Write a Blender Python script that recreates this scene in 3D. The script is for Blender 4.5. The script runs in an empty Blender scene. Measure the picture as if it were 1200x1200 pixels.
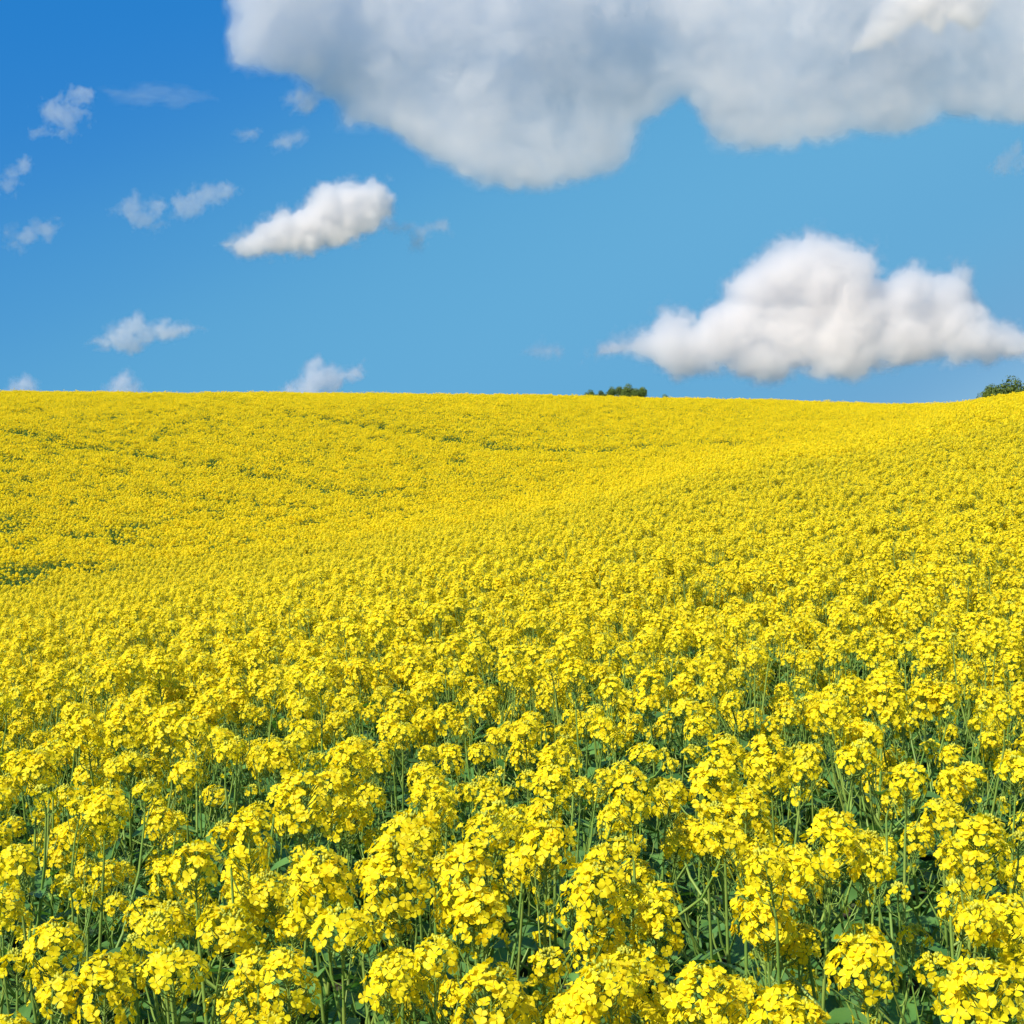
import bpy, math, random
import numpy as np
from mathutils import Vector, Matrix, Quaternion

random.seed(7)
rng = np.random.default_rng(7)
PI = math.pi
scene = bpy.context.scene
COL = scene.collection

# ------------------------------------------------------------------ camera, sky, sun, exposure
F = 1648.0                      # focal length in pixels of a 1200 px wide frame
CAMZ = 1.85
PITCH = math.atan(138.0 / F)
cam = bpy.data.cameras.new('camera')
cam.sensor_width = 36.0
cam.lens = 36.0 * F / 1200.0
cam.clip_start = 0.05
cam.clip_end = 120000
camo = bpy.data.objects.new('camera', cam)
COL.objects.link(camo)
camo.location = (0, 0, CAMZ)
camo.rotation_euler = (PI / 2 - PITCH, 0, 0)
scene.camera = camo

SKY_LIFT, SKY_STRETCH = 0.30, 1.3
SKY_TILT = math.radians(33)
SUN_EL = math.radians(47)
SUN_AZ = math.radians(232)      # compass bearing of the sun, 0 = +Y (view direction), clockwise; behind and to the left
world = bpy.data.worlds.new('World')
scene.world = world
world.use_nodes = True
nt = world.node_tree
nt.nodes.clear()
wo = nt.nodes.new('ShaderNodeOutputWorld')
bg = nt.nodes.new('ShaderNodeBackground')
sky = nt.nodes.new('ShaderNodeTexSky')
sky.sky_type = 'NISHITA'
sky.sun_disc = False
sky.sun_elevation = SUN_EL
sky.sun_rotation = SUN_AZ
sky.altitude = 0
sky.air_density = 1.0
sky.dust_density = 0.3
sky.ozone_density = 3.0
# the film's rendering of the blue: deep and saturated overhead, evenly light cyan blue lower down
dn = nt.nodes.new('ShaderNodeVectorMath'); dn.operation = 'SCALE'; dn.inputs['Scale'].default_value = 0.1
up_ = nt.nodes.new('ShaderNodeVectorMath'); up_.operation = 'SCALE'; up_.inputs['Scale'].default_value = 10.0
cv = nt.nodes.new('ShaderNodeRGBCurve')
for ch, ps in ((0, [(0, 0), (.066, .008), (.073, .014), (.090, .047), (.111, .074), (.20, .086), (.33, .125), (1, .9)]),
               (1, [(0, 0), (.10, .115), (.127, .136), (.157, .205), (.191, .25), (.32, .258), (.50, .272), (1, .9)]),
               (2, [(0, 0), (.22, .36), (.246, .385), (.35, .43), (.53, .43), (.68, .43), (1, .9)])):
    c = cv.mapping.curves[ch]
    while len(c.points) > 2: c.points.remove(c.points[1])
    c.points[0].location = ps[0]; c.points[1].location = ps[-1]
    for p in ps[1:-1]: c.points.new(*p)
cv.mapping.update()
nt.links.new(sky.outputs['Color'], dn.inputs[0]); nt.links.new(dn.outputs[0], cv.inputs['Color'])
nt.links.new(cv.outputs['Color'], up_.inputs[0]); nt.links.new(up_.outputs[0], bg.inputs['Color'])
wtc = nt.nodes.new('ShaderNodeTexCoord')            # a deep clear sky: the pale band at the horizon is lifted out of the lookup
wmp = nt.nodes.new('ShaderNodeMapping'); wmp.inputs['Location'].default_value = (0, 0, SKY_LIFT); wmp.inputs['Scale'].default_value = (1, 1, SKY_STRETCH); wmp.inputs['Rotation'].default_value = (0, SKY_TILT, 0)
nt.links.new(wtc.outputs['Generated'], wmp.inputs['Vector']); nt.links.new(wmp.outputs[0], sky.inputs['Vector'])
bg.inputs['Strength'].default_value = 0.10
nt.links.new(bg.outputs['Background'], wo.inputs['Surface'])

sd = bpy.data.lights.new('sun', 'SUN')
sd.energy = 4.7
sd.angle = math.radians(0.5)
sd.color = (1.0, 0.95, 0.86)
so = bpy.data.objects.new('sun', sd)
COL.objects.link(so)
sun_dir = Vector((math.sin(SUN_AZ) * math.cos(SUN_EL), math.cos(SUN_AZ) * math.cos(SUN_EL), math.sin(SUN_EL)))
so.rotation_euler = sun_dir.to_track_quat('Z', 'Y').to_euler()

scene.view_settings.view_transform = 'Standard'
scene.view_settings.look = 'None'
scene.view_settings.gamma = 1.0
scene.view_settings.exposure = 0.66
cy = scene.cycles
cy.max_bounces = 26
cy.diffuse_bounces = 6
cy.glossy_bounces = 2
cy.transmission_bounces = 5
cy.volume_bounces = 26
cy.transparent_max_bounces = 48
cy.use_denoising = True

# ------------------------------------------------------------------ helpers
def link(o, parent=None):
    COL.objects.link(o)
    if parent is not None:
        o.parent = parent
    return o

def tag(o, label=None, cat=None, group=None, kind=None):
    if label: o['label'] = label
    if cat: o['category'] = cat
    if group: o['group'] = group
    if kind: o['kind'] = kind
    return o

def pix_dir(px, py):
    d = Vector(((px - 600) / F, (600 - py) / F, -1.0))      # camera space
    return camo.rotation_euler.to_matrix() @ d

CAM = Vector((0, 0, CAMZ))
def at(px, py, r):
    """point in the place at horizontal distance r from where the photographer stood"""
    d = pix_dir(px, py)
    return CAM + d * (r / math.hypot(d.x, d.y))

class MB:
    """collects faces with a material index and links them as ONE mesh"""
    def __init__(self):
        self.v = []; self.f = []; self.m = []; self.n = 0
    def add(self, V, Fc, mi=0):
        V = np.asarray(V, dtype=float)
        self.v.append(V)
        n = self.n
        for f in Fc:
            self.f.append(tuple(i + n for i in f))
        if isinstance(mi, (list, tuple, np.ndarray)):
            self.m.extend(mi)
        else:
            self.m.extend([mi] * len(Fc))
        self.n += len(V)
    def merge(self, o, M=None, mmap=None):
        V = o.verts()
        if M is not None:
            A = np.array(M)
            V = V @ A[:3, :3].T + A[:3, 3]
        n = self.n
        self.v.append(V)
        self.f.extend(tuple(i + n for i in f) for f in o.f)
        self.m.extend(o.m if mmap is None else [mmap[k] for k in o.m])
        self.n += len(V)
    def verts(self):
        return np.concatenate(self.v) if self.v else np.zeros((0, 3))
    def mesh(self, name, mats, smooth=True):
        me = bpy.data.meshes.new(name)
        V = self.verts()
        me.from_pydata(V.tolist(), [], self.f)
        for m in mats: me.materials.append(m)
        me.polygons.foreach_set('material_index', np.array(self.m, dtype=np.int32))
        if smooth:
            me.polygons.foreach_set('use_smooth', np.ones(len(self.f), dtype=bool))
        me.update()
        return me

def tube(mb, pts, rads, sides=5, mi=0, cap=False):
    pts = [np.asarray(p, float) for p in pts]
    V = []; n = len(pts)
    ref = np.array([0.31, 0.95, 0.02])
    for i in range(n):
        t = pts[min(i + 1, n - 1)] - pts[max(i - 1, 0)]
        t = t / (np.linalg.norm(t) + 1e-9)
        a = np.cross(t, ref)
        if np.linalg.norm(a) < 1e-3: a = np.cross(t, [1, 0, 0])
        a /= np.linalg.norm(a); b = np.cross(t, a)
        for k in range(sides):
            w = 2 * PI * k / sides
            V.append(pts[i] + rads[i] * (math.cos(w) * a + math.sin(w) * b))
    Fc = []
    for i in range(n - 1):
        for k in range(sides):
            Fc.append((i * sides + k, i * sides + (k + 1) % sides, (i + 1) * sides + (k + 1) % sides, (i + 1) * sides + k))
    if cap: Fc.append(tuple((n - 1) * sides + k for k in range(sides)))
    mb.add(V, Fc, mi)

def frame(d, spin=0.0):
    """rotation whose local z is d"""
    d = Vector(d).normalized()
    return (d.to_track_quat('Z', 'Y') @ Quaternion((0, 0, 1), spin)).to_matrix()

# ------------------------------------------------------------------ materials
def new_mat(name):
    m = bpy.data.materials.new(name); m.use_nodes = True
    m.node_tree.nodes.clear()
    return m, m.node_tree

def leafy(name, c1, c2, trans, rough=0.5, spec=0.3, scale=30.0, tw=0.35, obj_var=0.12):
    """thin plant tissue: diffuse with light passing through, colour varying from plant to plant"""
    m, t = new_mat(name)
    N = t.nodes; L = t.links
    out = N.new('ShaderNodeOutputMaterial')
    tc = N.new('ShaderNodeTexCoord')
    no = N.new('ShaderNodeTexNoise'); no.inputs['Scale'].default_value = scale; no.inputs['Detail'].default_value = 3
    L.new(tc.outputs['Object'], no.inputs['Vector'])
    rp = N.new('ShaderNodeMapRange'); rp.inputs[1].default_value = 0.35; rp.inputs[2].default_value = 0.65
    L.new(no.outputs['Fac'], rp.inputs[0])
    mx = N.new('ShaderNodeMix'); mx.data_type = 'RGBA'
    L.new(rp.outputs[0], mx.inputs[0])
    mx.inputs[6].default_value = (*c1, 1); mx.inputs[7].default_value = (*c2, 1)
    oi = N.new('ShaderNodeObjectInfo')
    mr = N.new('ShaderNodeMapRange'); mr.inputs[3].default_value = 1 - obj_var; mr.inputs[4].default_value = 1 + obj_var
    L.new(oi.outputs['Random'], mr.inputs[0])
    hv = N.new('ShaderNodeHueSaturation')
    L.new(mx.outputs[2], hv.inputs['Color']); L.new(mr.outputs[0], hv.inputs['Value'])
    p = N.new('ShaderNodeBsdfPrincipled')
    p.inputs['Roughness'].default_value = rough
    p.inputs['Specular IOR Level'].default_value = spec
    L.new(hv.outputs['Color'], p.inputs['Base Color'])
    tr = N.new('ShaderNodeBsdfTranslucent')
    hv2 = N.new('ShaderNodeMix'); hv2.data_type = 'RGBA'; hv2.blend_type = 'MULTIPLY'; hv2.inputs[0].default_value = 1.0
    L.new(hv.outputs['Color'], hv2.inputs[6]); hv2.inputs[7].default_value = (*trans, 1)
    L.new(hv2.outputs[2], tr.inputs['Color'])
    ms = N.new('ShaderNodeMixShader'); ms.inputs[0].default_value = tw
    L.new(p.outputs[0], ms.inputs[1]); L.new(tr.outputs[0], ms.inputs[2])
    L.new(ms.outputs[0], out.inputs['Surface'])
    return m

M_PETAL = leafy('petal', (0.94, 0.812, 0.012), (0.93, 0.735, 0.010), (1, 0.92, 0.3), rough=0.55, spec=0.25, scale=45, tw=0.48, obj_var=0.05)
M_HEART = leafy('flower_heart', (0.62, 0.50, 0.02), (0.50, 0.45, 0.03), (1, 1, 1), scale=60, tw=0.2)
M_BUD = leafy('bud', (0.62, 0.56, 0.03), (0.42, 0.46, 0.05), (1, 1, 1), scale=60, tw=0.15)
M_STALK = leafy('stalk', (0.15, 0.27, 0.045), (0.25, 0.33, 0.06), (1, 1, 0.6), scale=8, tw=0.10, rough=0.45)
M_LEAF = leafy('leaf', (0.055, 0.15, 0.028), (0.12, 0.25, 0.055), (1.3, 1.5, 0.6), scale=9, tw=0.26, rough=0.42, spec=0.45, obj_var=0.22)
MATS = [M_PETAL, M_HEART, M_BUD, M_STALK, M_LEAF]
P_, H_, B_, S_, L_ = range(5)

# ------------------------------------------------------------------ lie of the land: heights of the flower canopy seen from the eye
RN = np.array([0.5, 1, 2, 3, 5, 8, 12, 18, 28, 45, 70, 110, 150, 250, 600, 3500, 9000.])
COLS = {   # frame column : canopy height relative to the eye at each distance
 -260: [-.69, -.70, -.74, -.81, -1.03, -1.48, -2.00, -2.85, -4.20, -5.00, -3.40, 0.66, -.1, -5, -20, -60, -150],
    0: [-.69, -.70, -.74, -.80, -1.00, -1.40, -1.90, -2.70, -4.00, -4.70, -3.30, 0.62, -.1, -5, -20, -60, -150],
  300: [-.69, -.70, -.73, -.79, -.95, -1.28, -1.68, -2.30, -3.50, -4.30, -3.15, 0.50, -.1, -5, -20, -60, -150],
  600: [-.69, -.70, -.72, -.77, -.89, -1.14, -1.46, -1.90, -2.52, -3.85, -3.20, 0.38, -.2, -5, -20, -60, -150],
  860: [-.69, -.70, -.72, -.76, -.86, -1.07, -1.33, -1.60, -1.78, -2.00, -2.75, -.22, -.5, -5, -20, -60, -150],
 1030: [-.69, -.70, -.71, -.75, -.84, -1.02, -1.22, -1.42, -1.47, -1.38, -1.95, -.76, -.9, -5, -20, -60, -150],
 1200: [-.69, -.70, -.70, -.74, -.83, -1.00, -1.13, -1.20, -1.02, -.42, 0.32, -.25, -2., -7, -25, -60, -150],
 1460: [-.69, -.70, -.69, -.73, -.80, -.92, -.98, -.90, -.50, 0.30, 1.20, 1.00, -1., -6, -25, -60, -150],
}
CROP = 1.22
_ak = sorted(COLS)
_az = np.array([math.atan((c - 600) / F) for c in _ak])
_tab = np.array([COLS[c] for c in _ak])
_back = 0.5 * (_tab[0] + _tab[-1])
_az = np.concatenate([[-PI, -1.6], _az, [1.6, PI]])
_tab = np.vstack([_back, _tab[0], _tab, _tab[-1], _back])
NA, NR = 721, 260
_ga = np.linspace(-PI, PI, NA)
_gl = np.linspace(math.log(0.5), math.log(9000), NR)
_t1 = np.array([np.interp(_gl, np.log(RN), row) for row in _tab])
_G = np.array([np.interp(_ga, _az, _t1[:, j]) for j in range(NR)]).T
def _blur(A, s, axis):
    k = np.arange(-3 * s, 3 * s + 1); w = np.exp(-0.5 * (k / s) ** 2); w /= w.sum()
    pad = [(0, 0), (0, 0)]; pad[axis] = (3 * s, 3 * s)
    B = np.pad(A, pad, mode='edge'); out = np.zeros_like(A)
    for i, wi in zip(range(len(k)), w):
        sl = [slice(None), slice(None)]; sl[axis] = slice(i, i + A.shape[axis])
        out += wi * B[tuple(sl)]
    return out
_G = _blur(_blur(_G, 4, 1), 3, 0)

def canopy(x, y):
    x = np.asarray(x, float); y = np.asarray(y, float)
    r = np.hypot(x, y)
    a = np.arctan2(x, y)
    fa = (a + PI) / (2 * PI) * (NA - 1)
    fr = np.clip((np.log(np.maximum(r, 0.5)) - _gl[0]) / (_gl[-1] - _gl[0]) * (NR - 1), 0, NR - 1.001)
    ia = np.clip(fa.astype(int), 0, NA - 2); ir = fr.astype(int)
    u = fa - ia; v = fr - ir
    g = (_G[ia, ir] * (1 - u) * (1 - v) + _G[ia + 1, ir] * u * (1 - v) + _G[ia, ir + 1] * (1 - u) * v + _G[ia + 1, ir + 1] * u * v)
    # gentle swells of the field
    w = 0.02 * np.clip(r / 20, 0, 2.5) * (np.sin(x * 0.31 + 1.1) * np.sin(y * 0.23) + 0.7 * np.sin(x * 0.11 - y * 0.17))
    return CAMZ + g + w
def ground_z(x, y):
    return canopy(x, y) - CROP

def field_point(px, py):
    """where the line of sight through a frame point meets the crop"""
    d = pix_dir(px, py); h = math.hypot(d.x, d.y)
    r = 1.2
    while r < 125:
        p = CAM + d * (r / h)
        if float(canopy(p.x, p.y)) >= p.z: break
        r *= 1.01
    return (CAM + d * (r / h)), r

# ------------------------------------------------------------------ ground sheet
def build_ground():
    na = 360; rs = np.concatenate([[0.6], np.geomspace(1.0, 9000, 190)])
    V = [(0, 0, float(ground_z(0, 0.01)))]
    aa = np.linspace(-PI, PI, na, endpoint=False)
    for r in rs:
        x = r * np.sin(aa); y = r * np.cos(aa)
        z = ground_z(x, y)
        V.extend(zip(x, y, z))
    Fc = [(0, 1 + (k + 1) % na, 1 + k) for k in range(na)]
    for i in range(len(rs) - 1):
        for k in range(na):
            a = 1 + i * na + k; b = 1 + i * na + (k + 1) % na
            Fc.append((a, b, b + na, a + na))
    me = bpy.data.meshes.new('ground')
    me.from_pydata(V, [], Fc)
    me.polygons.foreach_set('use_smooth', np.ones(len(Fc), dtype=bool))
    m, t = new_mat('soil'); N = t.nodes; L = t.links
    out = N.new('ShaderNodeOutputMaterial'); p = N.new('ShaderNodeBsdfPrincipled'); p.inputs['Roughness'].default_value = 0.95
    g = N.new('ShaderNodeNewGeometry')
    n1 = N.new('ShaderNodeTexNoise'); n1.inputs['Scale'].default_value = 3.5; n1.inputs['Detail'].default_value = 8
    L.new(g.outputs['Position'], n1.inputs['Vector'])
    cr = N.new('ShaderNodeValToRGB'); e = cr.color_ramp.elements
    e[0].position = 0.35; e[0].color = (0.045, 0.032, 0.018, 1)
    e[1].position = 0.62; e[1].color = (0.045, 0.085, 0.022, 1)
    L.new(n1.outputs['Fac'], cr.inputs['Fac']); L.new(cr.outputs['Color'], p.inputs['Base Color'])
    bp = N.new('ShaderNodeBump'); bp.inputs['Strength'].default_value = 0.5; bp.inputs['Distance'].default_value = 0.05
    L.new(n1.outputs['Fac'], bp.inputs['Height']); L.new(bp.outputs[0], p.inputs['Normal'])
    L.new(p.outputs[0], out.inputs['Surface'])
    me.materials.append(m)
    o = bpy.data.objects.new('ground', me)
    tag(link(o), 'gently rolling soil under the flowering crop', 'ground', kind='structure')
build_ground()

# ------------------------------------------------------------------ rapeseed: flowers, heads, stems, leaves
def flower(mb, M3, pos, s, rr, openness=1.0, hi=True):
    """four rounded petals in a cross round a small greenish yellow heart"""
    V = []; Fc = []; mi = []
    for k in range(4):
        a = k * PI / 2 + rr.uniform(-.14, .14)
        ca, sa = math.cos(a), math.sin(a)
        l = s * rr.uniform(.88, 1.1); w = s * rr.uniform(.46, .56)
        up = 0.34 * l * rr.uniform(.4, 1.5) * (2.0 - openness)
        tw = rr.uniform(-.18, .18) * s
        prof = [(0.06, .12, 0.0), (0.36, .55, .5), (0.70, 1.0, 0.8), (1.0, .74, 0.7)] if hi else [(0.05, .25, 0.0), (0.6, 1.0, .75), (1.0, .6, 0.8)]
        b = len(V); q = 0.7 + .3 * openness; cols = (-1, 0, 1) if hi else (-1, 1); nc = len(cols)
        curl = rr.uniform(-.35, .25)
        for (x, wy, z) in prof:
            for sgn in cols:
                X = x * l * q * (1.0 if sgn else 1 + .06 * (x > .9)); Y = sgn * wy * w
                Z = z * up + sgn * tw * x - (.16 * w * wy if sgn == 0 else 0) + (curl * l * .3 if x > .9 else 0)
                V.append((X * ca - Y * sa, X * sa + Y * ca, Z))
        for j in range(len(prof) - 1):
            for c in range(nc - 1):
                Fc.append((b + nc * j + c, b + nc * j + c + 1, b + nc * (j + 1) + c + 1, b + nc * (j + 1) + c)); mi.append(P_)
    if hi:
        b = len(V); h = .34 * s
        for k in range(5):
            w = 2 * PI * k / 5
            V.append((.17 * s * math.cos(w), .17 * s * math.sin(w), .04 * s))
        V.append((0, 0, h))
        for k in range(5):
            Fc.append((b + k, b + (k + 1) % 5, b + 5)); mi.append(H_)
    V = np.array(V) @ np.array(M3).T + np.array(pos)
    mb.add(V, Fc, mi)

def bud(mb, pos, d, L, R, mi=B_, sides=5):
    M3 = np.array(frame(d))
    V = [(0, 0, 0)]
    for (z, q) in ((.3, .9), (.68, 1.0)):
        for k in range(sides):
            w = 2 * PI * k / sides
            V.append((R * q * math.cos(w), R * q * math.sin(w), z * L))
    V.append((0, 0, L))
    Fc = []
    for k in range(sides):
        k2 = (k + 1) % sides
        Fc += [(0, 1 + k2, 1 + k), (1 + k, 1 + k2, 1 + sides + k2, 1 + sides + k), (1 + sides + k, 1 + sides + k2, 1 + 2 * sides)]
    mb.add(np.array(V) @ M3.T + np.array(pos), Fc, mi)

def make_head(seed, nfl, R, H, npods=8, tail=0.10, fs=0.0087, hi=True, nbuds=16):
    """one raceme: domed truss of open flowers, buds in the crown, spent flowers and thin pods below. Origin where it joins its stem."""
    rr = random.Random(seed)
    mb = MB()
    top = tail + H * 0.80
    bend = (rr.uniform(-.01, .01), rr.uniform(-.01, .01))
    ax = lambda z: np.array([bend[0] * (z / top) ** 2, bend[1] * (z / top) ** 2, z])
    tube(mb, [ax(0), ax(top * .5), ax(top)], [.0021, .0017, .0011], 5 if hi else 3, S_)
    ga = rr.uniform(0, 6)
    for i in range(nfl):
        u = (i + rr.uniform(-.3, .3)) / max(1, nfl - 1)            # 0 low .. 1 top
        u = min(max(u, 0), 1)
        ga += 2.39996 + rr.uniform(-.3, .3)
        # profile of a dome: widest below the middle, drawn in at the crown
        th = (-0.22 + 1.08 * u) * PI / 2
        rad = R * (math.cos(th) ** 0.8) * rr.uniform(.72, 1.08) + .004
        z = tail + H * (.22 + math.sin(th) * .76 + rr.uniform(-.09, .09))
        root = ax(max(0.0, z - rad * .75 - .004))
        pos = np.array([math.cos(ga) * rad, math.sin(ga) * rad, z]) + np.array([ax(z)[0], ax(z)[1], 0])
        out = np.array([math.cos(ga), math.sin(ga), 0.0])
        d = out * (1.2 - .75 * u + rr.uniform(-.3, .3)) + np.array([rr.uniform(-.35, .35), rr.uniform(-.35, .35), .12 + 1.1 * u + rr.uniform(-.3, .3)])
        if hi:
            mid = root * .45 + pos * .55 + np.array([0, 0, -.003])
            tube(mb, [root, mid, pos], [.0007, .0006, .0008], 3, S_)
        flower(mb, frame(d, rr.uniform(0, 6)), pos, fs * rr.uniform(.85, 1.15), rr, openness=rr.choice([1.0, 1.0, .9, .75, .5]), hi=hi)
    for i in range(nbuds if hi else 5):
        a = rr.uniform(0, 6.28); q = math.sqrt(rr.random()) * R * .42
        pos = np.array([math.cos(a) * q, math.sin(a) * q, tail + H * .84 + .010 * (1 - (q / R) ** 2) + rr.uniform(-.004, .003)]) + np.array([ax(top)[0], ax(top)[1], 0])
        d = (math.cos(a) * q / R * 1.3, math.sin(a) * q / R * 1.3, 1)
        sz = rr.uniform(.8, 1.2)
        bud(mb, pos - np.array([0, 0, .005]), d, .0075 * sz, .0021 * sz, B_, 5 if hi else 4)
    for i in range(npods):
        u = i / max(1, npods); z = tail * (.12 + .85 * u)
        ga += 2.4
        out = np.array([math.cos(ga), math.sin(ga), 0]); l1 = rr.uniform(.010, .018); l2 = rr.uniform(.012, .042) * (1.15 - u)
        p0 = ax(z); p1 = p0 + out * l1 + np.array([0, 0, l1 * .5]); p2 = p1 + out * l2 * .35 + np.array([0, 0, l2 * .9])
        if hi: tube(mb, [p0, p1, (p1 + p2) / 2, p2], [.0007, .0010, .0013, .0004], 4, S_)
        elif i % 2: tube(mb, [p0, p1, p2], [.0009, .0013, .0005], 3, S_)
        if rr.random() < .25 and hi:
            flower(mb, frame((out[0], out[1], -.1), rr.uniform(0, 6)), p1, fs * .75, rr, .4, True)
    return mb

HEAD_SPEC = [  # flowers, radius, height, pods, tail
    (64, .038, .058, 12, .095), (48, .035, .050, 11, .09), (74, .038, .074, 13, .105), (36, .031, .042, 10, .08),
    (26, .028, .034, 8, .07), (16, .024, .026, 7, .06), (90, .042, .088, 13, .11), (9, .022, .018, 5, .045),
    (42, .041, .036, 10, .10), (66, .034, .080, 9, .085)]
HEAD_SPEC += [(6, .017, .018, 3, .035), (22, .027, .030, 14, .11)]
HEAD_SPEC = [(n, R * .93, H * .93, p, t) for n, R, H, p, t in HEAD_SPEC]
HEADS = [make_head(100 + i, n, R, H, p, t, nbuds={7: 30, 10: 40, 5: 26}.get(i, 16)) for i, (n, R, H, p, t) in enumerate(HEAD_SPEC)]
HEADS_LO = [make_head(100 + i, max(5, int(n * .44)), R, H, p // 3, t, fs=.0140, hi=False) for i, (n, R, H, p, t) in enumerate(HEAD_SPEC)]
HEAD_ME = [h.mesh('flower_head', MATS) for h in HEADS]
SMALL = [4, 5, 7, 5, 3, 10, 11, 4]; BIG = [0, 1, 2, 6, 9, 8, 3]

def leaf(mb, base, d, L, W, rr, n=5):
    """clasping lance shaped leaf with a folded midrib, drooping to its tip"""
    d = np.array(d, float); d /= np.linalg.norm(d)
    side = np.cross(d, [0, 0, 1]); side /= np.linalg.norm(side) + 1e-9
    droop = rr.uniform(.3, 1.1); wav = rr.uniform(0, 6)
    V = []; Fc = []
    roll = rr.uniform(-.5, .5)
    for i in range(n + 1):
        u = i / n
        c = np.array(base) + d * L * u + np.array([0, 0, -droop * L * .5 * u * u])
        w = W * (0.22 + 1.5 * u ** .8 * (1 - u) + .35 * (1 - u) * u) * (1 if u < 1 else .05)
        up = np.array([0, 0, 1]) * .30
        s2 = side * math.cos(roll) + np.array([0, 0, math.sin(roll)])
        rip = .12 * w * math.sin(wav + 5 * u)
        V += [c + s2 * w + up * w + np.array([0, 0, rip]), c, c - s2 * w + up * w - np.array([0, 0, rip])]
    for i in range(n):
        a = 3 * i
        Fc += [(a, a + 1, a + 4, a + 3), (a + 1, a + 2, a + 5, a + 4)]
    mb.add(V, Fc, L_)

def make_plant(seed, lo=False):
    """returns height, stem mesh data, leaf mesh data and the list of (head number, matrix)"""
    rr = random.Random(seed)
    st, lv, hd = MB(), MB(), []
    Ht = rr.uniform(1.10, 1.26)
    ml = .05 if rr.random() < .65 else .17
    lean = np.array([rr.uniform(-ml, ml), rr.uniform(-ml, ml)])
    wob = np.array([rr.uniform(-.02, .02), rr.uniform(-.02, .02)])
    hi_ = rr.choice(BIG); tail = HEAD_SPEC[hi_][4]; Hh = HEAD_SPEC[hi_][2]
    zt = Ht - tail - Hh
    def ax(z):
        u = z / Ht
        xy = lean * u ** 1.5 + wob * math.sin(u * 5)
        return np.array([xy[0], xy[1], z])
    n = 9 if not lo else 4
    zs = np.linspace(0, zt, n)
    tube(st, [ax(z) for z in zs], [.0062 - .0038 * (z / zt) for z in zs], 6 if not lo else 3, S_)
    d = ax(zt) - ax(zt - .05)
    hd.append((hi_, Matrix.Translation(ax(zt)) @ frame(d, rr.uniform(0, 6)).to_4x4()))
    nb = rr.choice([3, 4, 4, 5, 5, 6])
    ang = rr.uniform(0, 6.28)
    for b in range(nb):
        ang += 2.4 + rr.uniform(-.5, .5)
        z0 = zt * rr.uniform(.48, .90)
        k = rr.choice(BIG[:]) if rr.random() < .26 else rr.choice(SMALL)
        t2 = HEAD_SPEC[k][4]; H2 = HEAD_SPEC[k][2]
        z1 = max(z0 + .07, Ht - abs(rr.gauss(0.0, .15)) - t2 - H2 - .01)
        out = rr.uniform(.045, .135) + (zt - z0) * .12
        o = np.array([math.cos(ang), math.sin(ang), 0])
        p0 = ax(z0)
        p1 = p0 + o * out * .55 + np.array([0, 0, (z1 - z0) * .32])
        p2 = p0 + o * out * .92 + np.array([0, 0, (z1 - z0) * .70])
        p3 = p0 + o * out * 1.05 + np.array([0, 0, (z1 - z0)])
        tube(st, [p0, p1, p2, p3] if not lo else [p0, p1, p3], [.0032, .0028, .0025, .0021] if not lo else [.003, .0025, .002], 5 if not lo else 3, S_)
        hd.append((k, Matrix.Translation(p3) @ frame(p3 - p2 + np.array([rr.uniform(-.03, .03), rr.uniform(-.03, .03), .05]), rr.uniform(0, 6)).to_4x4() @ Matrix.Scale(rr.uniform(.85, 1.05), 4)))
        # small clasping leaf at the fork
        leaf(lv, p0, (math.cos(ang), math.sin(ang), rr.uniform(.2, .9)), rr.uniform(.06, .11), rr.uniform(.012, .02), rr, 5 if not lo else 3)
    # thin bare side shoots carrying young pods
    for b in range(4 if not lo else 0):
        ang += 2.4 + rr.uniform(-.6, .6); z0 = zt * rr.uniform(.5, .85); o = np.array([math.cos(ang), math.sin(ang), 0]); Ls = rr.uniform(.10, .26)
        p0 = ax(z0); p1 = p0 + o * Ls * .5 + np.array([0, 0, Ls * .5]); p2 = p0 + o * Ls * rr.uniform(.6, .85) + np.array([0, 0, Ls * 1.1])
        tube(st, [p0, p1, p2], [.0020, .0016, .0009], 4, S_)
        for j in range(6):
            u = (j + 1) / 6; c = p1 + (p2 - p1) * u; a2 = j * 2.4 + ang
            o2 = np.array([math.cos(a2), math.sin(a2), .6]); l = rr.uniform(.012, .035)
            tube(st, [c, c + o2 * l * .45, c + o2 * l * .7 + np.array([0, 0, l * .7])], [.0007, .0012, .0004], 3, S_)
    nl = 22 if not lo else 7
    for i in range(nl):
        z = Ht * (0.12 + .66 * (i + rr.random()) / nl)
        ang += 2.4 + rr.uniform(-.4, .4)
        q = 1 - z / Ht
        leaf(lv, ax(z), (math.cos(ang), math.sin(ang), rr.uniform(.0, .75)), (.08 + .13 * q) * rr.uniform(.7, 1.25), (.014 + .034 * q) * rr.uniform(.7, 1.25), rr, 7 if not lo else 3)
    return Ht, st, lv, hd

NPROTO = 18
PLANTS = []
for i in range(NPROTO):
    Ht, st, lv, hd = make_plant(900 + i)
    PLANTS.append(dict(H=Ht, stem=st, leaves=lv, heads=hd, stem_me=st.mesh('stem', MATS), leaf_me=lv.mesh('leaves', MATS),
                       top=np.array(hd[0][1] @ Vector((0, 0, HEAD_SPEC[hd[0][0]][4] + HEAD_SPEC[hd[0][0]][2] * .5)))))

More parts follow.
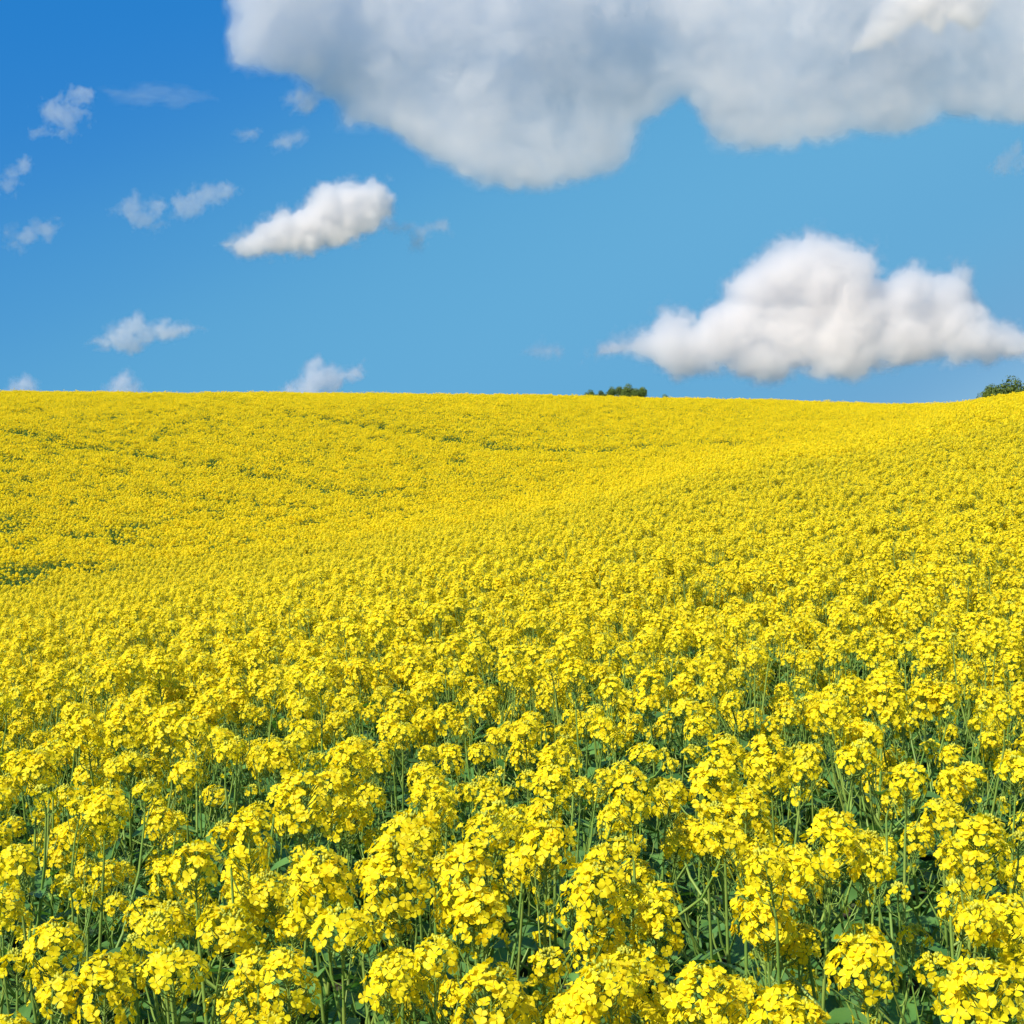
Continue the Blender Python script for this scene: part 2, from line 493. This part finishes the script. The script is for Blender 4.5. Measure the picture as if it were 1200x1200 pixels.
# thin places and wheelings in the crop, traced on the ground
GAPS = []
def gap(pts, w, keep):
    P = [field_point(*p)[0] for p in pts]
    GAPS.append((np.array([(p.x, p.y) for p in P]), w * .95, .35 + .5 * keep if keep > .2 else keep))
gap([(-60, 497), (60, 512), (90, 524), (200, 537), (330, 560), (460, 582)], 1.0, .35)
gap([(205, 461), (280, 472), (350, 487), (430, 497), (520, 513), (600, 524)], 1.4, .40)
gap([(580, 524), (700, 527), (790, 521), (845, 519)], 1.5, .22)
gap([(-60, 612), (20, 618), (90, 624), (170, 636), (270, 640)], .6, .4)
gap([(130, 655), (240, 650)], .5, .45)
gap([(-70, 668), (0, 668), (45, 672)], 2.2, .0)
print('patch', [round(field_point(20, y)[1], 1) for y in (640, 655, 665, 675, 685, 700)])
gap([(160, 575), (220, 582), (400, 596)], .8, .5)
gap([(600, 556), (720, 548)], 1.0, .5)
gap([(860, 551), (940, 546), (1060, 537), (1180, 527), (1260, 520)], .35, .35)
gap([(900, 700), (960, 735), (1010, 750)], .22, .2)
gap([(1110, 640), (1200, 640)], .25, .3)
def sunk(x, y):
    'crop stands lower where it is thin'
    return np.clip(.95 - density(x, y, False), 0, 1) * .50
def density(x, y, patchy=True):
    x = np.asarray(x, float); y = np.asarray(y, float)
    k = np.ones_like(x)
    for P, w, keep in GAPS:
        dm = np.full_like(x, 1e9)
        for a, b in zip(P[:-1], P[1:]):
            ab = b - a; L2 = (ab ** 2).sum() + 1e-9
            t = np.clip(((x - a[0]) * ab[0] + (y - a[1]) * ab[1]) / L2, 0, 1)
            dm = np.minimum(dm, np.hypot(x - a[0] - t * ab[0], y - a[1] - t * ab[1]))
        k = np.minimum(k, np.where(dm < w * .5, keep, np.where(dm < w * 1.0, .5 + .5 * keep, 1)))
    # patchy stand
    n = np.sin(x * 1.9 + 3.1 * np.sin(y * .83)) * np.sin(y * 1.37 + 2.2 * np.sin(x * .71))
    if patchy: k = k * np.clip(.86 + .22 * n, .5, 1)
    return k

# ---- near plants, each one an object of its own
NEAR = [  # frame position of the main head, height of that head above the mean canopy, plant number
    (640, 985, .10, 0), (975, 985, .12, 2), (1143, 995, .10, 5), (565, 968, .05, 1), (700, 1040, .06, 3),
    (1062, 915, .08, 4), (835, 915, .07, 6), (62, 1105, .04, 7), (262, 1078, .04, 8), (470, 1025, .08, 9),
    (400, 1080, .05, 10), (225, 1020, .06, 11), (125, 940, .07, 12), (355, 940, .05, 13), (45, 905, .06, 14),
    (872, 965, .06, 15), (930, 1030, .02, 16), (1105, 955, .03, 17), (560, 1070, .03, 0), (455, 1150, .02, 4),
    (335, 1150, .02, 2), (120, 1160, .02, 5), (205, 1130, .03, 1), (705, 1145, .02, 8), (1010, 1130, .01, 3),
    (830, 1180, -.01, 9), (900, 1080, .0, 7), (1040, 820, .10, 6), (885, 770, .10, 10), (1095, 765, .10, 12),
    (970, 840, .08, 11), (290, 985, .02, 15), (570, 1180, -.02, 13), (1180, 1080, .02, 14), (770, 1085, -.01, 16),
    (20, 1010, .03, 17), (1190, 900, .05, 1), (740, 930, .07, 2), (650, 915, .06, 0), (505, 940, .06, 5),
    (150, 850, .08, 9), (330, 885, .04, 3), (230, 860, .06, 8), (410, 880, .05, 6), (905, 890, .04, 13),
]
spots = []
for (px, py, up, k) in NEAR:
    d = pix_dir(px, py); h = math.hypot(d.x, d.y); r = .8
    while r < 12:
        p = CAM + d * (r / h)
        if float(canopy(p.x, p.y)) + up - .035 >= p.z: break
        r *= 1.004
    g = PLANTS[k]; gz = float(ground_z(p.x, p.y))
    s = (p.z - gz) / g['top'][2]
    spots.append((p.x, p.y, s, None, k))

rr = random.Random(5)
pts = [(s[0] , s[1]) for s in spots]
cell = {}
def ck(x, y): return (int(math.floor(x / .25)), int(math.floor(y / .25)))
for q in pts: cell.setdefault(ck(*q), []).append(q)
def free(x, y, dm):
    c = ck(x, y)
    for i in (-1, 0, 1):
        for j in (-1, 0, 1):
            for q in cell.get((c[0] + i, c[1] + j), ()):
                if (q[0] - x) ** 2 + (q[1] - y) ** 2 < dm * dm: return False
    return True
cand = []
YFAR = 36.0
NT = 420000
ty = YFAR * np.sqrt(rng.random(NT) * .998 + .002)
tx = rng.uniform(-1, 1, NT) * (0.43 * ty + 1.8)
tk = (rng.random(NT) < density(tx, ty)) & ((ty > .75) | ((np.abs(tx) > .7) & (ty > .1)))
tr_ = np.hypot(tx, ty)
tdm = np.interp(tr_, [2.5, 5, 8, 20], [.235, .195, .135, .125]) * rng.uniform(.8, 1.3, NT)
for x, y, dm in zip(tx[tk].tolist(), ty[tk].tolist(), tdm[tk].tolist()):
    if not free(x, y, dm): continue
    cell.setdefault(ck(x, y), []).append((x, y)); pts.append((x, y)); cand.append((x, y))
print('near stand', len(cand))
inview = [(x, y) for x, y in cand if abs(x) < math.tan(math.radians(20.4)) * y + .06 and y > 1.12]
inview.sort(key=lambda q: math.hypot(*q))
n_ind = 300 - len(spots)
near_ind = inview[:n_ind]
near_set = set(near_ind)
rest = [q for q in cand if q not in near_set]
for (x, y) in near_ind:
    k = rr.randrange(NPROTO)
    r_ = math.hypot(x, y)
    up = rr.gauss(-.035, .05) - float(np.interp(r_, [1.3, 2.2, 3.6], [.22, .13, 0]))
    s = (CROP + up) / PLANTS[k]['H']
    spots.append((x, y, s, rr.uniform(0, 6.28), k))

HEAD_WORD = {0: 'round', 1: 'round', 2: 'tall domed', 3: 'compact', 6: 'long thick', 8: 'flat-topped', 9: 'narrow upright'}
NUM = ['zero', 'one', 'two', 'three', 'four', 'five', 'six', 'seven', 'eight']
def ordinal(n):
    if 10 <= n % 100 <= 20: return '%dth' % n
    return '%d%s' % (n, {1: 'st', 2: 'nd', 3: 'rd'}.get(n % 10, 'th'))
def place_plant(x, y, s, rz, k, label, gz):
    g = PLANTS[k]
    root = bpy.data.objects.new('rapeseed_plant', None)
    root.empty_display_size = .05
    link(root)
    root.location = (x, y, gz); root.scale = (s, s, s); root.rotation_euler = (0, 0, rz)
    tag(root, label, 'rapeseed plant', 'yellow rapeseed plants standing in the near field')
    link(bpy.data.objects.new('stem', g['stem_me']), root)
    link(bpy.data.objects.new('leaves', g['leaf_me']), root)
    for (hi_, M) in g['heads']:
        o = link(bpy.data.objects.new('flower_head', HEAD_ME[hi_]), root)
        o.matrix_local = M
rows = {}
info = []
for i, (x, y, s, rz, k) in enumerate(spots):
    g = PLANTS[k]
    if rz is None:
        rz = random.Random(i).uniform(0, 6.28)
        off = Matrix.Rotation(rz, 3, 'Z') @ Vector(g['top']) * s
        x -= off.x; y -= off.y
    info.append([x, y, s, rz, k])
info.sort(key=lambda q: q[1])
NROW = 15
per = len(info) // NROW
for ri in range(NROW):
    grp = info[ri * per:(ri + 1) * per] if ri < NROW - 1 else info[ri * per:]
    grp.sort(key=lambda q: q[0] / q[1])
    for ci, (x, y, s, rz, k) in enumerate(grp):
        g = PLANTS[k]
        hgt = s * g['H']
        size = 'tall' if hgt > 1.25 else ('low' if hgt < 1.13 else 'mid-height')
        w = HEAD_WORD[g['heads'][0][0]]
        nh = NUM[len(g['heads'])]
        rowtxt = 'front row' if ri == 0 else '%s row back' % ordinal(ri + 1)
        lab = '%s rapeseed plant, %s top head, %s from left in %s' % (size, w, ordinal(ci + 1), rowtxt)
        place_plant(x, y, s, rz, k, lab, float(ground_z(x, y)))

# ---- the rest of the crop: one uncountable mass, scattered by geometry nodes
protos = bpy.data.collections.new('crop_sources')          # only referenced by the scatter, never linked to the scene
names = []
def whole(pl, heads, mb, M=Matrix.Identity(4)):
    mb.merge(pl['stem'], M); mb.merge(pl['leaves'], M)
    for (hi_, HM) in pl['heads']:
        mb.merge(heads[hi_], M @ HM)
for i in range(NPROTO):
    mb = MB(); whole(PLANTS[i], HEADS, mb)
    o = bpy.data.objects.new('a%02d' % i, mb.mesh('crop_plant', MATS)); protos.objects.link(o)
LOP = []
for i in range(10):
    Ht, st, lv, hd = make_plant(500 + i, lo=True)
    LOP.append(dict(stem=st, leaves=lv, heads=hd, H=Ht))
NPATCH = 10
rp_ = random.Random(77)
for i in range(NPATCH):
    mb = MB()
    for gx in range(3):
        for gy in range(3):
            pl = rp_.choice(LOP)
            if rp_.random() < .10: continue
            s = (CROP + rp_.gauss(-.02, .06)) / pl['H']
            M = Matrix.Translation(((gx - 1) * .19 + rp_.uniform(-.07, .07), (gy - 1) * .19 + rp_.uniform(-.07, .07), 0)) @ Matrix.Rotation(rp_.uniform(0, 6.28), 4, 'Z') @ Matrix.Scale(s, 4)
            whole(pl, HEADS_LO, mb, M)
    o = bpy.data.objects.new('b%02d' % i, mb.mesh('crop_patch', MATS)); protos.objects.link(o)

PX = []; PI_ = []; PS = []; PR = []
_rx = np.array([q[0] for q in rest]); _ry = np.array([q[1] for q in rest])
rz_ = (ground_z(_rx, _ry) - sunk(_rx, _ry)).tolist()
for (x, y), gz in zip(rest, rz_):
    k = rr.randrange(NPROTO)
    r_ = math.hypot(x, y)
    up = rr.gauss(-.04, .06) + .035 * math.sin(x * 2.1 + y * 1.3) - (.25 if r_ < 1.25 else 0)
    PX.append((x, y, gz)); PI_.append(k); PR.append(rr.uniform(0, 6.28)); PS.append((CROP + up) / PLANTS[k]['H'])
# far patches on a jittered grid
step = .52
ys = np.arange(YFAR + .2, 128, step)
for y in ys:
    w = 0.47 * y + 2
    xs = np.arange(-w, w, step)
    xs = xs + rng.uniform(-.14, .14, len(xs)); yy = y + rng.uniform(-.14, .14, len(xs))
    facing = np.clip((canopy(xs, yy + 1.5) - canopy(xs, yy)) / 1.5 / .05, 0, 1)      # thinner stand on the hillside beyond the dip
    kp = rng.random(len(xs)) < density(xs, yy) ** .8 * (1.08 - .16 * facing)
    xs, yy = xs[kp], yy[kp]
    zz = ground_z(xs, yy) - sunk(xs, yy) + rng.normal(-.01, .05, len(xs)) + .035 * np.sin(xs * .9 + 1.7 * np.sin(yy * .33))
    for a, b, c in zip(xs, yy, zz):
        PX.append((a, b, c)); PI_.append(NPROTO + int(rng.integers(NPATCH))); PR.append(float(rng.uniform(0, 6.28))); PS.append(float(rng.uniform(.94, 1.06)))
print('scatter points', len(PX))
me = bpy.data.meshes.new('rapeseed_crop')
me.from_pydata(PX, [], [])
for nm, ty, arr in (('idx', 'INT', PI_), ('rz', 'FLOAT', PR), ('scl', 'FLOAT', PS)):
    at_ = me.attributes.new(nm, ty, 'POINT'); at_.data.foreach_set('value', arr)
crop = tag(link(bpy.data.objects.new('rapeseed_crop', me)), 'bright yellow flowering rapeseed crop rolling away to the hill crest', 'crop', kind='stuff')
gn = bpy.data.node_groups.new('scatter_crop', 'GeometryNodeTree')
gn.interface.new_socket('Geometry', in_out='INPUT', socket_type='NodeSocketGeometry')
gn.interface.new_socket('Geometry', in_out='OUTPUT', socket_type='NodeSocketGeometry')
N = gn.nodes; L = gn.links
gi = N.new('NodeGroupInput'); go = N.new('NodeGroupOutput')
ci_ = N.new('GeometryNodeCollectionInfo'); ci_.inputs['Collection'].default_value = protos
ci_.inputs['Separate Children'].default_value = True; ci_.inputs['Reset Children'].default_value = True
ip = N.new('GeometryNodeInstanceOnPoints')
def attr(nm, ty):
    a = N.new('GeometryNodeInputNamedAttribute'); a.data_type = ty; a.inputs['Name'].default_value = nm
    return a.outputs['Attribute']
cx = N.new('ShaderNodeCombineXYZ'); L.new(attr('rz', 'FLOAT'), cx.inputs['Z'])
L.new(gi.outputs[0], ip.inputs['Points']); L.new(ci_.outputs[0], ip.inputs['Instance'])
ip.inputs['Pick Instance'].default_value = True
L.new(attr('idx', 'INT'), ip.inputs['Instance Index'])
L.new(cx.outputs[0], ip.inputs['Rotation']); L.new(attr('scl', 'FLOAT'), ip.inputs['Scale'])
L.new(ip.outputs[0], go.inputs[0])
md = crop.modifiers.new('scatter', 'NODES'); md.node_group = gn

# ------------------------------------------------------------------ bushes and trees beyond the crest
M_BUSH = leafy('bush_leaf', (0.085, 0.14, 0.018), (0.15, 0.20, 0.03), (1.2, 1.2, .5), scale=1.2, tw=.25, rough=.6, obj_var=.2)
M_BARK = leafy('bark', (0.09, 0.06, 0.04), (0.13, 0.09, 0.06), (1, 1, 1), scale=6, tw=.02, rough=.9)
def bush(px, w_px, top_py, r, label, seed, group=None, squash=1.0, base_drop=1.6):
    """leafy shrub: short trunk with limbs, crown of many small leaf clumps with an uneven outline"""
    rr = random.Random(seed)
    top = at(px, top_py, r); W = w_px / F * r
    gz = float(ground_z(top.x, top.y))
    H = top.z - gz
    root = bpy.data.objects.new('bush', None); link(root); root.location = (top.x, top.y, gz)
    tag(root, label, 'bush', group)
    tr = MB(); lf = MB()
    lobes = []
    for i in range(9):
        a = rr.uniform(0, 6.28); q = rr.uniform(.1, .36) * W
        R = rr.uniform(.16, .27) * W
        lobes.append((np.array([math.cos(a) * q, math.sin(a) * q, max(.1, H - .3 * W * (q / W / .3) ** 2 - R - rr.uniform(0, .22) * W)]), R))
    for i in range(7):
        a = rr.uniform(0, 6.28); q = rr.uniform(.1, .40) * W
        lobes.append((np.array([math.cos(a) * q, math.sin(a) * q, max(.1, H - rr.uniform(.45, .7) * W)]), .24 * W))
    lobes.append((np.array([0, 0, H - .22 * W]), .22 * W))
    tube(tr, [(0, 0, -.1), (0.03 * W, 0, H * .25), (0, 0.02 * W, H * .5)], [.05 * W, .035 * W, .02 * W], 7)
    for c, R in lobes:
        tube(tr, [(0, 0, H * .2), tuple(c * .6 + np.array([0, 0, H * .05])), tuple(c)], [.02 * W, .012 * W, .004 * W], 5)
        for j in range(260):
            v = np.array([rr.gauss(0, 1), rr.gauss(0, 1), rr.gauss(0, 1)]); v /= np.linalg.norm(v)
            p = c + v * R * (rr.uniform(.3, 1.12) ** .6) * np.array([1, 1, squash])
            if p[2] > H: p[2] = H - rr.uniform(0, .05) * H
            s = rr.uniform(.5, 1.2) * .035 * W
            M3 = np.array(frame((v[0] + rr.gauss(0, .6), v[1] + rr.gauss(0, .6), v[2] + .3 + rr.gauss(0, .6)), rr.uniform(0, 6)))
            q = np.array([(-s, 0, 0), (0, -s * .55, .15 * s), (s, 0, 0), (0, s * .55, .15 * s)]) @ M3.T + p
            lf.add(q, [(0, 1, 2, 3)], 0)
    link(bpy.data.objects.new('trunk', tr.mesh('trunk', [M_BARK])), root)
    link(bpy.data.objects.new('crown', lf.mesh('crown', [M_BUSH], smooth=False)), root)
bush(692, 17, 456.0, 150, 'small low green bush, leftmost of the clump on the skyline', 1, 'bushes on the skyline')
bush(704, 14, 457.0, 152, 'tiny green bush just right of the leftmost skyline bush', 2, 'bushes on the skyline')
bush(717, 16, 452.5, 150, 'green bush at the left end of the main skyline clump', 3, 'bushes on the skyline')
bush(726, 14, 452.0, 156, 'narrow pointed green bush left of the tallest skyline bush', 4, 'bushes on the skyline')
bush(736, 22, 448.8, 153, 'tallest dark green bush in the middle of the skyline clump', 5, 'bushes on the skyline')
bush(746, 15, 454.5, 150, 'low green bush just right of the tallest skyline bush', 6, 'bushes on the skyline')
bush(753, 15, 453.0, 155, 'green bush at the right end of the main skyline clump', 7, 'bushes on the skyline')
bush(779, 14, 461.5, 150, 'tiny pale shrub barely showing, right of the skyline clump', 8, 'bushes on the skyline')
bush(1163, 28, 449.0, 105, 'small dark bush at the left foot of the hedge at right edge', 9, 'bushes at the right edge')
bush(1186, 46, 439.5, 104, 'broad dark green bush on the crest at the right edge', 10, 'bushes at the right edge')
bush(1222, 46, 438.0, 106, 'large bush cut off by the right edge of the photo', 11, 'bushes at the right edge')

# ------------------------------------------------------------------ clouds
def cloud_mat(name, dens, aniso=.6):
    m, t = new_mat(name)
    out = t.nodes.new('ShaderNodeOutputMaterial')
    v = t.nodes.new('ShaderNodeVolumePrincipled')
    v.inputs['Color'].default_value = (.996, .976, .960, 1)
    v.inputs['Density'].default_value = dens
    v.inputs['Anisotropy'].default_value = aniso
    t.links.new(v.outputs[0], out.inputs['Volume'])
    return m

def perlin(X, Y, Z, seed):
    """gradient noise in [-1, 1]"""
    g = np.random.default_rng(seed); tab = g.normal(size=(512, 3)); tab /= np.linalg.norm(tab, axis=1)[:, None]
    perm = g.permutation(512)
    xi = np.floor(X).astype(int); yi = np.floor(Y).astype(int); zi = np.floor(Z).astype(int)
    x = X - xi; y = Y - yi; z = Z - zi
    fade = lambda t: t * t * t * (t * (t * 6 - 15) + 10)
    u, v, w = fade(x), fade(y), fade(z)
    def gr(i, j, k):
        h = perm[(perm[(perm[(xi + i) & 511] + yi + j) & 511] + zi + k) & 511]
        t = tab[h]
        return t[..., 0] * (x - i) + t[..., 1] * (y - j) + t[..., 2] * (z - k)
    l = lambda a, b, t: a + (b - a) * t
    return 1.5 * l(l(l(gr(0, 0, 0), gr(1, 0, 0), u), l(gr(0, 1, 0), gr(1, 1, 0), u), v), l(l(gr(0, 0, 1), gr(1, 0, 1), u), l(gr(0, 1, 1), gr(1, 1, 1), u), v), w)

def skin(f):
    """surface of f = 0 as quads (naive surface nets); f is negative on the border of its grid"""
    s = f > 0
    nx, ny, nz = f.shape
    c = np.zeros((nx - 1, ny - 1, nz - 1), int)
    for i in (0, 1):
        for j in (0, 1):
            for k in (0, 1):
                c += s[i:nx - 1 + i, j:ny - 1 + j, k:nz - 1 + k]
    act = (c > 0) & (c < 8)
    idx = -np.ones(act.shape, int); n = int(act.sum()); idx[act] = np.arange(n)
    I, J, K = np.nonzero(act)
    acc = np.zeros((n, 3)); cnt = np.zeros(n)
    corners = [(i, j, k) for i in (0, 1) for j in (0, 1) for k in (0, 1)]
    for a in corners:
        for ax in range(3):
            if a[ax]: continue
            b = list(a); b[ax] = 1
            fa = f[I + a[0], J + a[1], K + a[2]]; fb = f[I + b[0], J + b[1], K + b[2]]
            cr = (fa > 0) != (fb > 0)
            t = np.where(cr, fa / np.where(cr, fa - fb, 1), 0)
            P = np.tile(np.array(a, float), (n, 1)); P[:, ax] = t
            acc += P * cr[:, None]; cnt += cr
    V = acc / cnt[:, None] + np.stack([I, J, K], 1)
    quads = []
    for ax in range(3):
        o1, o2 = [(1, 2), (2, 0), (0, 1)][ax]
        sl0 = [slice(1, -1)] * 3; sl0[ax] = slice(0, -1)
        sl1 = [slice(1, -1)] * 3; sl1[ax] = slice(1, None)
        A = s[tuple(sl0)]; B = s[tuple(sl1)]
        e = np.argwhere(A != B)
        if not len(e): continue
        up = A[tuple(e.T)]
        base = e + 1; base[:, ax] -= 1
        def at_(d1, d2):
            q = base.copy(); q[:, o1] -= d1; q[:, o2] -= d2
            return idx[q[:, 0], q[:, 1], q[:, 2]]
        q = np.stack([at_(1, 1), at_(0, 1), at_(0, 0), at_(1, 0)], 1)
        q[~up] = q[~up][:, ::-1]
        quads.append(q)
    Q = np.concatenate(quads)
    return V, Q[(Q >= 0).all(1)]

# nested skins of one cloud: thin vapour outside, dense inside, so that its edge fades as a real one does
STYLE = {'thick': [(-5.0, .05), (-2.0, .13), (1.5, .30), (6.0, 1.0)], 'soft': [(-5.0, .07), (-3.0, .11), (-.8, .18), (1.5, .32), (4.5, .5)], 'wisp': [(-6, .12), (-4, .16), (-2, .24), (0.5, .36), (3, .4)]}
def cloud(label, outline, r, dens, seed, thick=30, cell=2.0, amp=1.0, style='thick', bulge=None, group='white clouds in the blue sky', edge=1.0, wave=60.0, stretch=(1, 1)):
    """cloud as vapour filling noisy closed skins; outline, thickness and cell size in frame px, seen at distance r"""
    sc = r / F
    P = np.array(outline, float); Q = np.roll(P, -1, 0)
    m = 14 * max(amp, .4) + 6
    x0, y0 = P.min(0) - m; x1, y1 = P.max(0) + m
    zt = thick + m
    if bulge is not None: zt += 90
    cz = cell * 1.5
    xs = np.arange(x0, x1, cell); ys = np.arange(y0, y1, cell); zs = np.arange(-zt, zt + cz, cz)
    GX, GY = np.meshgrid(xs, ys, indexing='ij')
    # signed distance to the outline
    D = np.full(GX.shape, 1e9); ins = np.zeros(GX.shape, bool)
    for (ax, ay), (bx, by) in zip(P, Q):
        L2 = (bx - ax) ** 2 + (by - ay) ** 2 + 1e-9
        t = np.clip(((GX - ax) * (bx - ax) + (GY - ay) * (by - ay)) / L2, 0, 1)
        D = np.minimum(D, np.hypot(GX - ax - t * (bx - ax), GY - ay - t * (by - ay)))
        if ay != by:
            ins ^= ((ay > GY) != (by > GY)) & (GX < (bx - ax) * (GY - ay) / (by - ay) + ax)
    D = np.where(ins, D, -D)
    zc = bulge(GX, GY) if bulge is not None else np.zeros_like(GX)
    Z = zs[None, None, :] - zc[..., None]
    Dd = np.minimum(D, thick)[..., None]
    f = thick - np.sqrt((thick - Dd) ** 2 + Z ** 2)
    X3 = np.broadcast_to(GX[..., None], f.shape) / stretch[0]; Y3 = np.broadcast_to(GY[..., None], f.shape) / stretch[1]; Z3 = np.broadcast_to(zs[None, None, :], f.shape) + 0.0
    near = (f > -m) & (f < 40 + m)
    xx, yy, zz = X3[near] + 1000, Y3[near] + 1000, Z3[near] + 1000
    nz = np.zeros(len(xx))
    for o, (wl, am, hard) in enumerate(((wave, 14, 1), (wave * .47, 10.5, 1), (wave * .22, 7.0, 1), (wave * .11, 4.0, 1), (wave * .055, 2.2, 0))):
        if wl < cell * 1.6: break
        q = perlin(xx / wl, yy / wl, zz / wl, seed * 10 + o)
        nz += am * amp * ((np.abs(q) * 2.2 - .62) if hard else q)
    f = f.copy(); f[near] += nz
    f[[0, -1]] = -9; f[:, [0, -1]] = -9; f[:, :, [0, -1]] = -9
    px, py = float(P[:, 0].mean()), float(P[:, 1].mean())
    c0 = at(px, py, r)
    root = bpy.data.objects.new('cloud', None); link(root); root.location = c0
    tag(root, label, 'cloud', group)
    Rm = np.array(camo.rotation_euler.to_matrix())
    for lev, dn in STYLE[style]:
        g = f - lev * edge
        g[[0, -1]] = -9; g[:, [0, -1]] = -9; g[:, :, [0, -1]] = -9
        if (g > 0).sum() < 8: continue
        V, q = skin(g)
        fx = x0 + V[:, 0] * cell; fy = y0 + V[:, 1] * cell; rz = r + (-zt + V[:, 2] * cz) * sc
        d = np.stack([(fx - 600) / F, (600 - fy) / F, -np.ones(len(fx))], 1) @ Rm.T
        W = np.array(CAM) + d * (rz / np.hypot(d[:, 0], d[:, 1]))[:, None] - np.array(c0)
        me = bpy.data.meshes.new('vapour')
        me.from_pydata(W.tolist(), [], q.tolist())
        me.materials.append(cloud_mat('cloud_vapour', dens * dn / sc))
        me.update()
        link(bpy.data.objects.new('vapour', me), root)
    return root

RIGHT = [(684, 424), (684, 412), (712, 398), (740, 387), (775, 354), (805, 352), (818, 372), (845, 350), (836, 330), (875, 296), (920, 272), (955, 262), (985, 276), (1030, 286), (1040, 322), (1075, 313), (1128, 312), (1142, 345), (1172, 373), (1205, 380), (1310, 372), (1310, 424), (1180, 424), (1080, 430), (1000, 443), (900, 445), (790, 438), (760, 423)]
cloud('heaped white cumulus low on the right above the dipping crest', RIGHT, 9000, .060, 11, thick=34, cell=1.7, amp=.74, wave=70,
      bulge=lambda x, y: np.interp(y + 7 * np.sin(x * .045) + 4 * np.sin(x * .13), [270, 325, 352, 385, 440], [0, -5, 7, -4, -12]) + 8 * np.sin(x * .03))
LONG = [(256, 285), (300, 259), (325, 241), (345, 243), (375, 215), (400, 207), (438, 208), (455, 212), (460, 235), (462, 254), (430, 282), (380, 295), (320, 306), (278, 303)]
cloud('elongated bright white cloud left of centre, sloping up to the right', LONG, 5000, .085, 12, thick=22, cell=1.4, amp=.52, edge=.8, wave=40)
HUGE = [(285, -110), (262, 40), (272, 85), (340, 99), (392, 120), (396, 150), (450, 162), (500, 194), (550, 222), (620, 231), (692, 218), (740, 187), (752, 150), (798, 122), (826, 167), (860, 182), (940, 170), (1050, 160), (1120, 140), (1200, 155), (1330, 155), (1330, -110)]
cloud('huge grey-bottomed cloud filling the upper right of the sky', HUGE, 3600, .023, 13, thick=40, cell=2.5, amp=.62, wave=95,
      bulge=lambda x, y: np.interp(y + 14 * np.sin(x * .019) + 7 * np.sin(x * .05), [-60, 25, 75, 115, 180, 230], [-20, -14, 0, 0, -20, -34]) + 14 * np.sin(x * .017 + 1))
cloud('white ragged vapour added in front as sunlit patch of the huge cloud, top right', [(985, 62), (1000, 40), (1022, 20), (1040, -25), (1100, -50), (1175, -45), (1168, 5), (1155, 32), (1138, 40), (1120, 28), (1098, 42), (1075, 36), (1050, 52), (1025, 62), (1005, 68)],
      3150, .07, 14, thick=18, cell=1.5, amp=.55, edge=.8, wave=34)  # separate vapour added nearer the eye to give the huge cloud its bright patch
def blob(cx, cy, w, h, tilt=0.0, n=14, seed=1, rag=.25):
    rr = random.Random(seed); out = []
    for i in range(n):
        a = 2 * PI * i / n; k = 1 + rr.uniform(-rag, rag)
        x = .5 * w * math.cos(a) * k; y = .5 * h * math.sin(a) * k
        out.append((cx + x, cy + y - tilt * x))
    return out
def small(label, o, r, d, seed, **k):
    a = dict(thick=9, cell=1.2, amp=.34, style='soft', edge=.9, wave=26); a.update(k)
    cloud(label, o, r, d * .95, seed, **a)
W_ = 'thin wisps drifting over the left of the sky'
small('small soft cloud with a bright tip, middle of the left sky', blob(236, 234, 76, 36, .35, seed=2), 5200, .055, 21, amp=.45)
small('ragged pale puff left of the small bright-tipped cloud', blob(166, 250, 66, 40, -.1, seed=3, rag=.3), 5300, .040, 22, amp=.55)
small('little white cloud with a pointed right end, low on the left', [(98, 402), (118, 392), (138, 376), (158, 366), (172, 378), (192, 374), (206, 378), (236, 384), (210, 394), (180, 402), (155, 415), (125, 408)], 8000, .10, 23, amp=.36)
small('white puff rising from the crest left of centre', [(322, 470), (345, 446), (360, 424), (374, 414), (386, 428), (404, 432), (426, 424), (422, 440), (404, 450), (390, 470)], 11000, .11, 24, amp=.32)
small('tiny white cloud top peeking over the crest on the left', [(115, 468), (130, 446), (148, 432), (160, 445), (172, 466)], 11500, .10, 25, amp=.3)
small('tiny flat cloud top peeking over the crest at the far left', [(0, 466), (12, 445), (28, 439), (42, 450), (48, 466)], 11500, .09, 26, amp=.3)
small('small loose puff under the left end of the huge cloud', blob(357, 117, 46, 28, .2, seed=5), 3700, .07, 27)
small('faint scrap of cloud below the small loose puff', blob(337, 165, 44, 18, .25, seed=6), 3900, .045, 28)
small('faintest scrap of cloud left of the other scraps', blob(287, 157, 26, 14, .1, seed=7), 3900, .045, 29)
small('thin ragged wisp high on the left', blob(74, 132, 58, 52, .35, seed=8, rag=.4), 3600, .028, 30, style='wisp', amp=.8, group=W_)
small('short wisp cut off by the left edge, upper', blob(8, 210, 60, 30, .6, seed=9, rag=.35), 4600, .032, 31, style='wisp', amp=.6, group=W_)
small('small wisp near the left edge, lower', blob(38, 274, 64, 22, .25, seed=10, rag=.35), 5000, .030, 32, style='wisp', amp=.6, group=W_)
small('small wisp trailing right of the elongated bright cloud', [(448, 256), (480, 262), (505, 262), (524, 258), (526, 270), (504, 276), (494, 296), (482, 290), (484, 278), (450, 272)], 5100, .050, 33, amp=.4)
small('faint scrap left of the heaped cumulus', blob(640, 412, 46, 20, 0, seed=12), 9500, .040, 34)
small('thin veil drawn out to the right of the high wisp', blob(190, 112, 130, 22, 0, seed=13, rag=.3), 3500, .012, 35, style='wisp', amp=.6, stretch=(3, 1), group=W_)
small('faint scrap of cloud at the right edge under the huge cloud', blob(1186, 190, 50, 30, .2, seed=14, rag=.3), 4200, .025, 36, style='wisp', amp=.6)
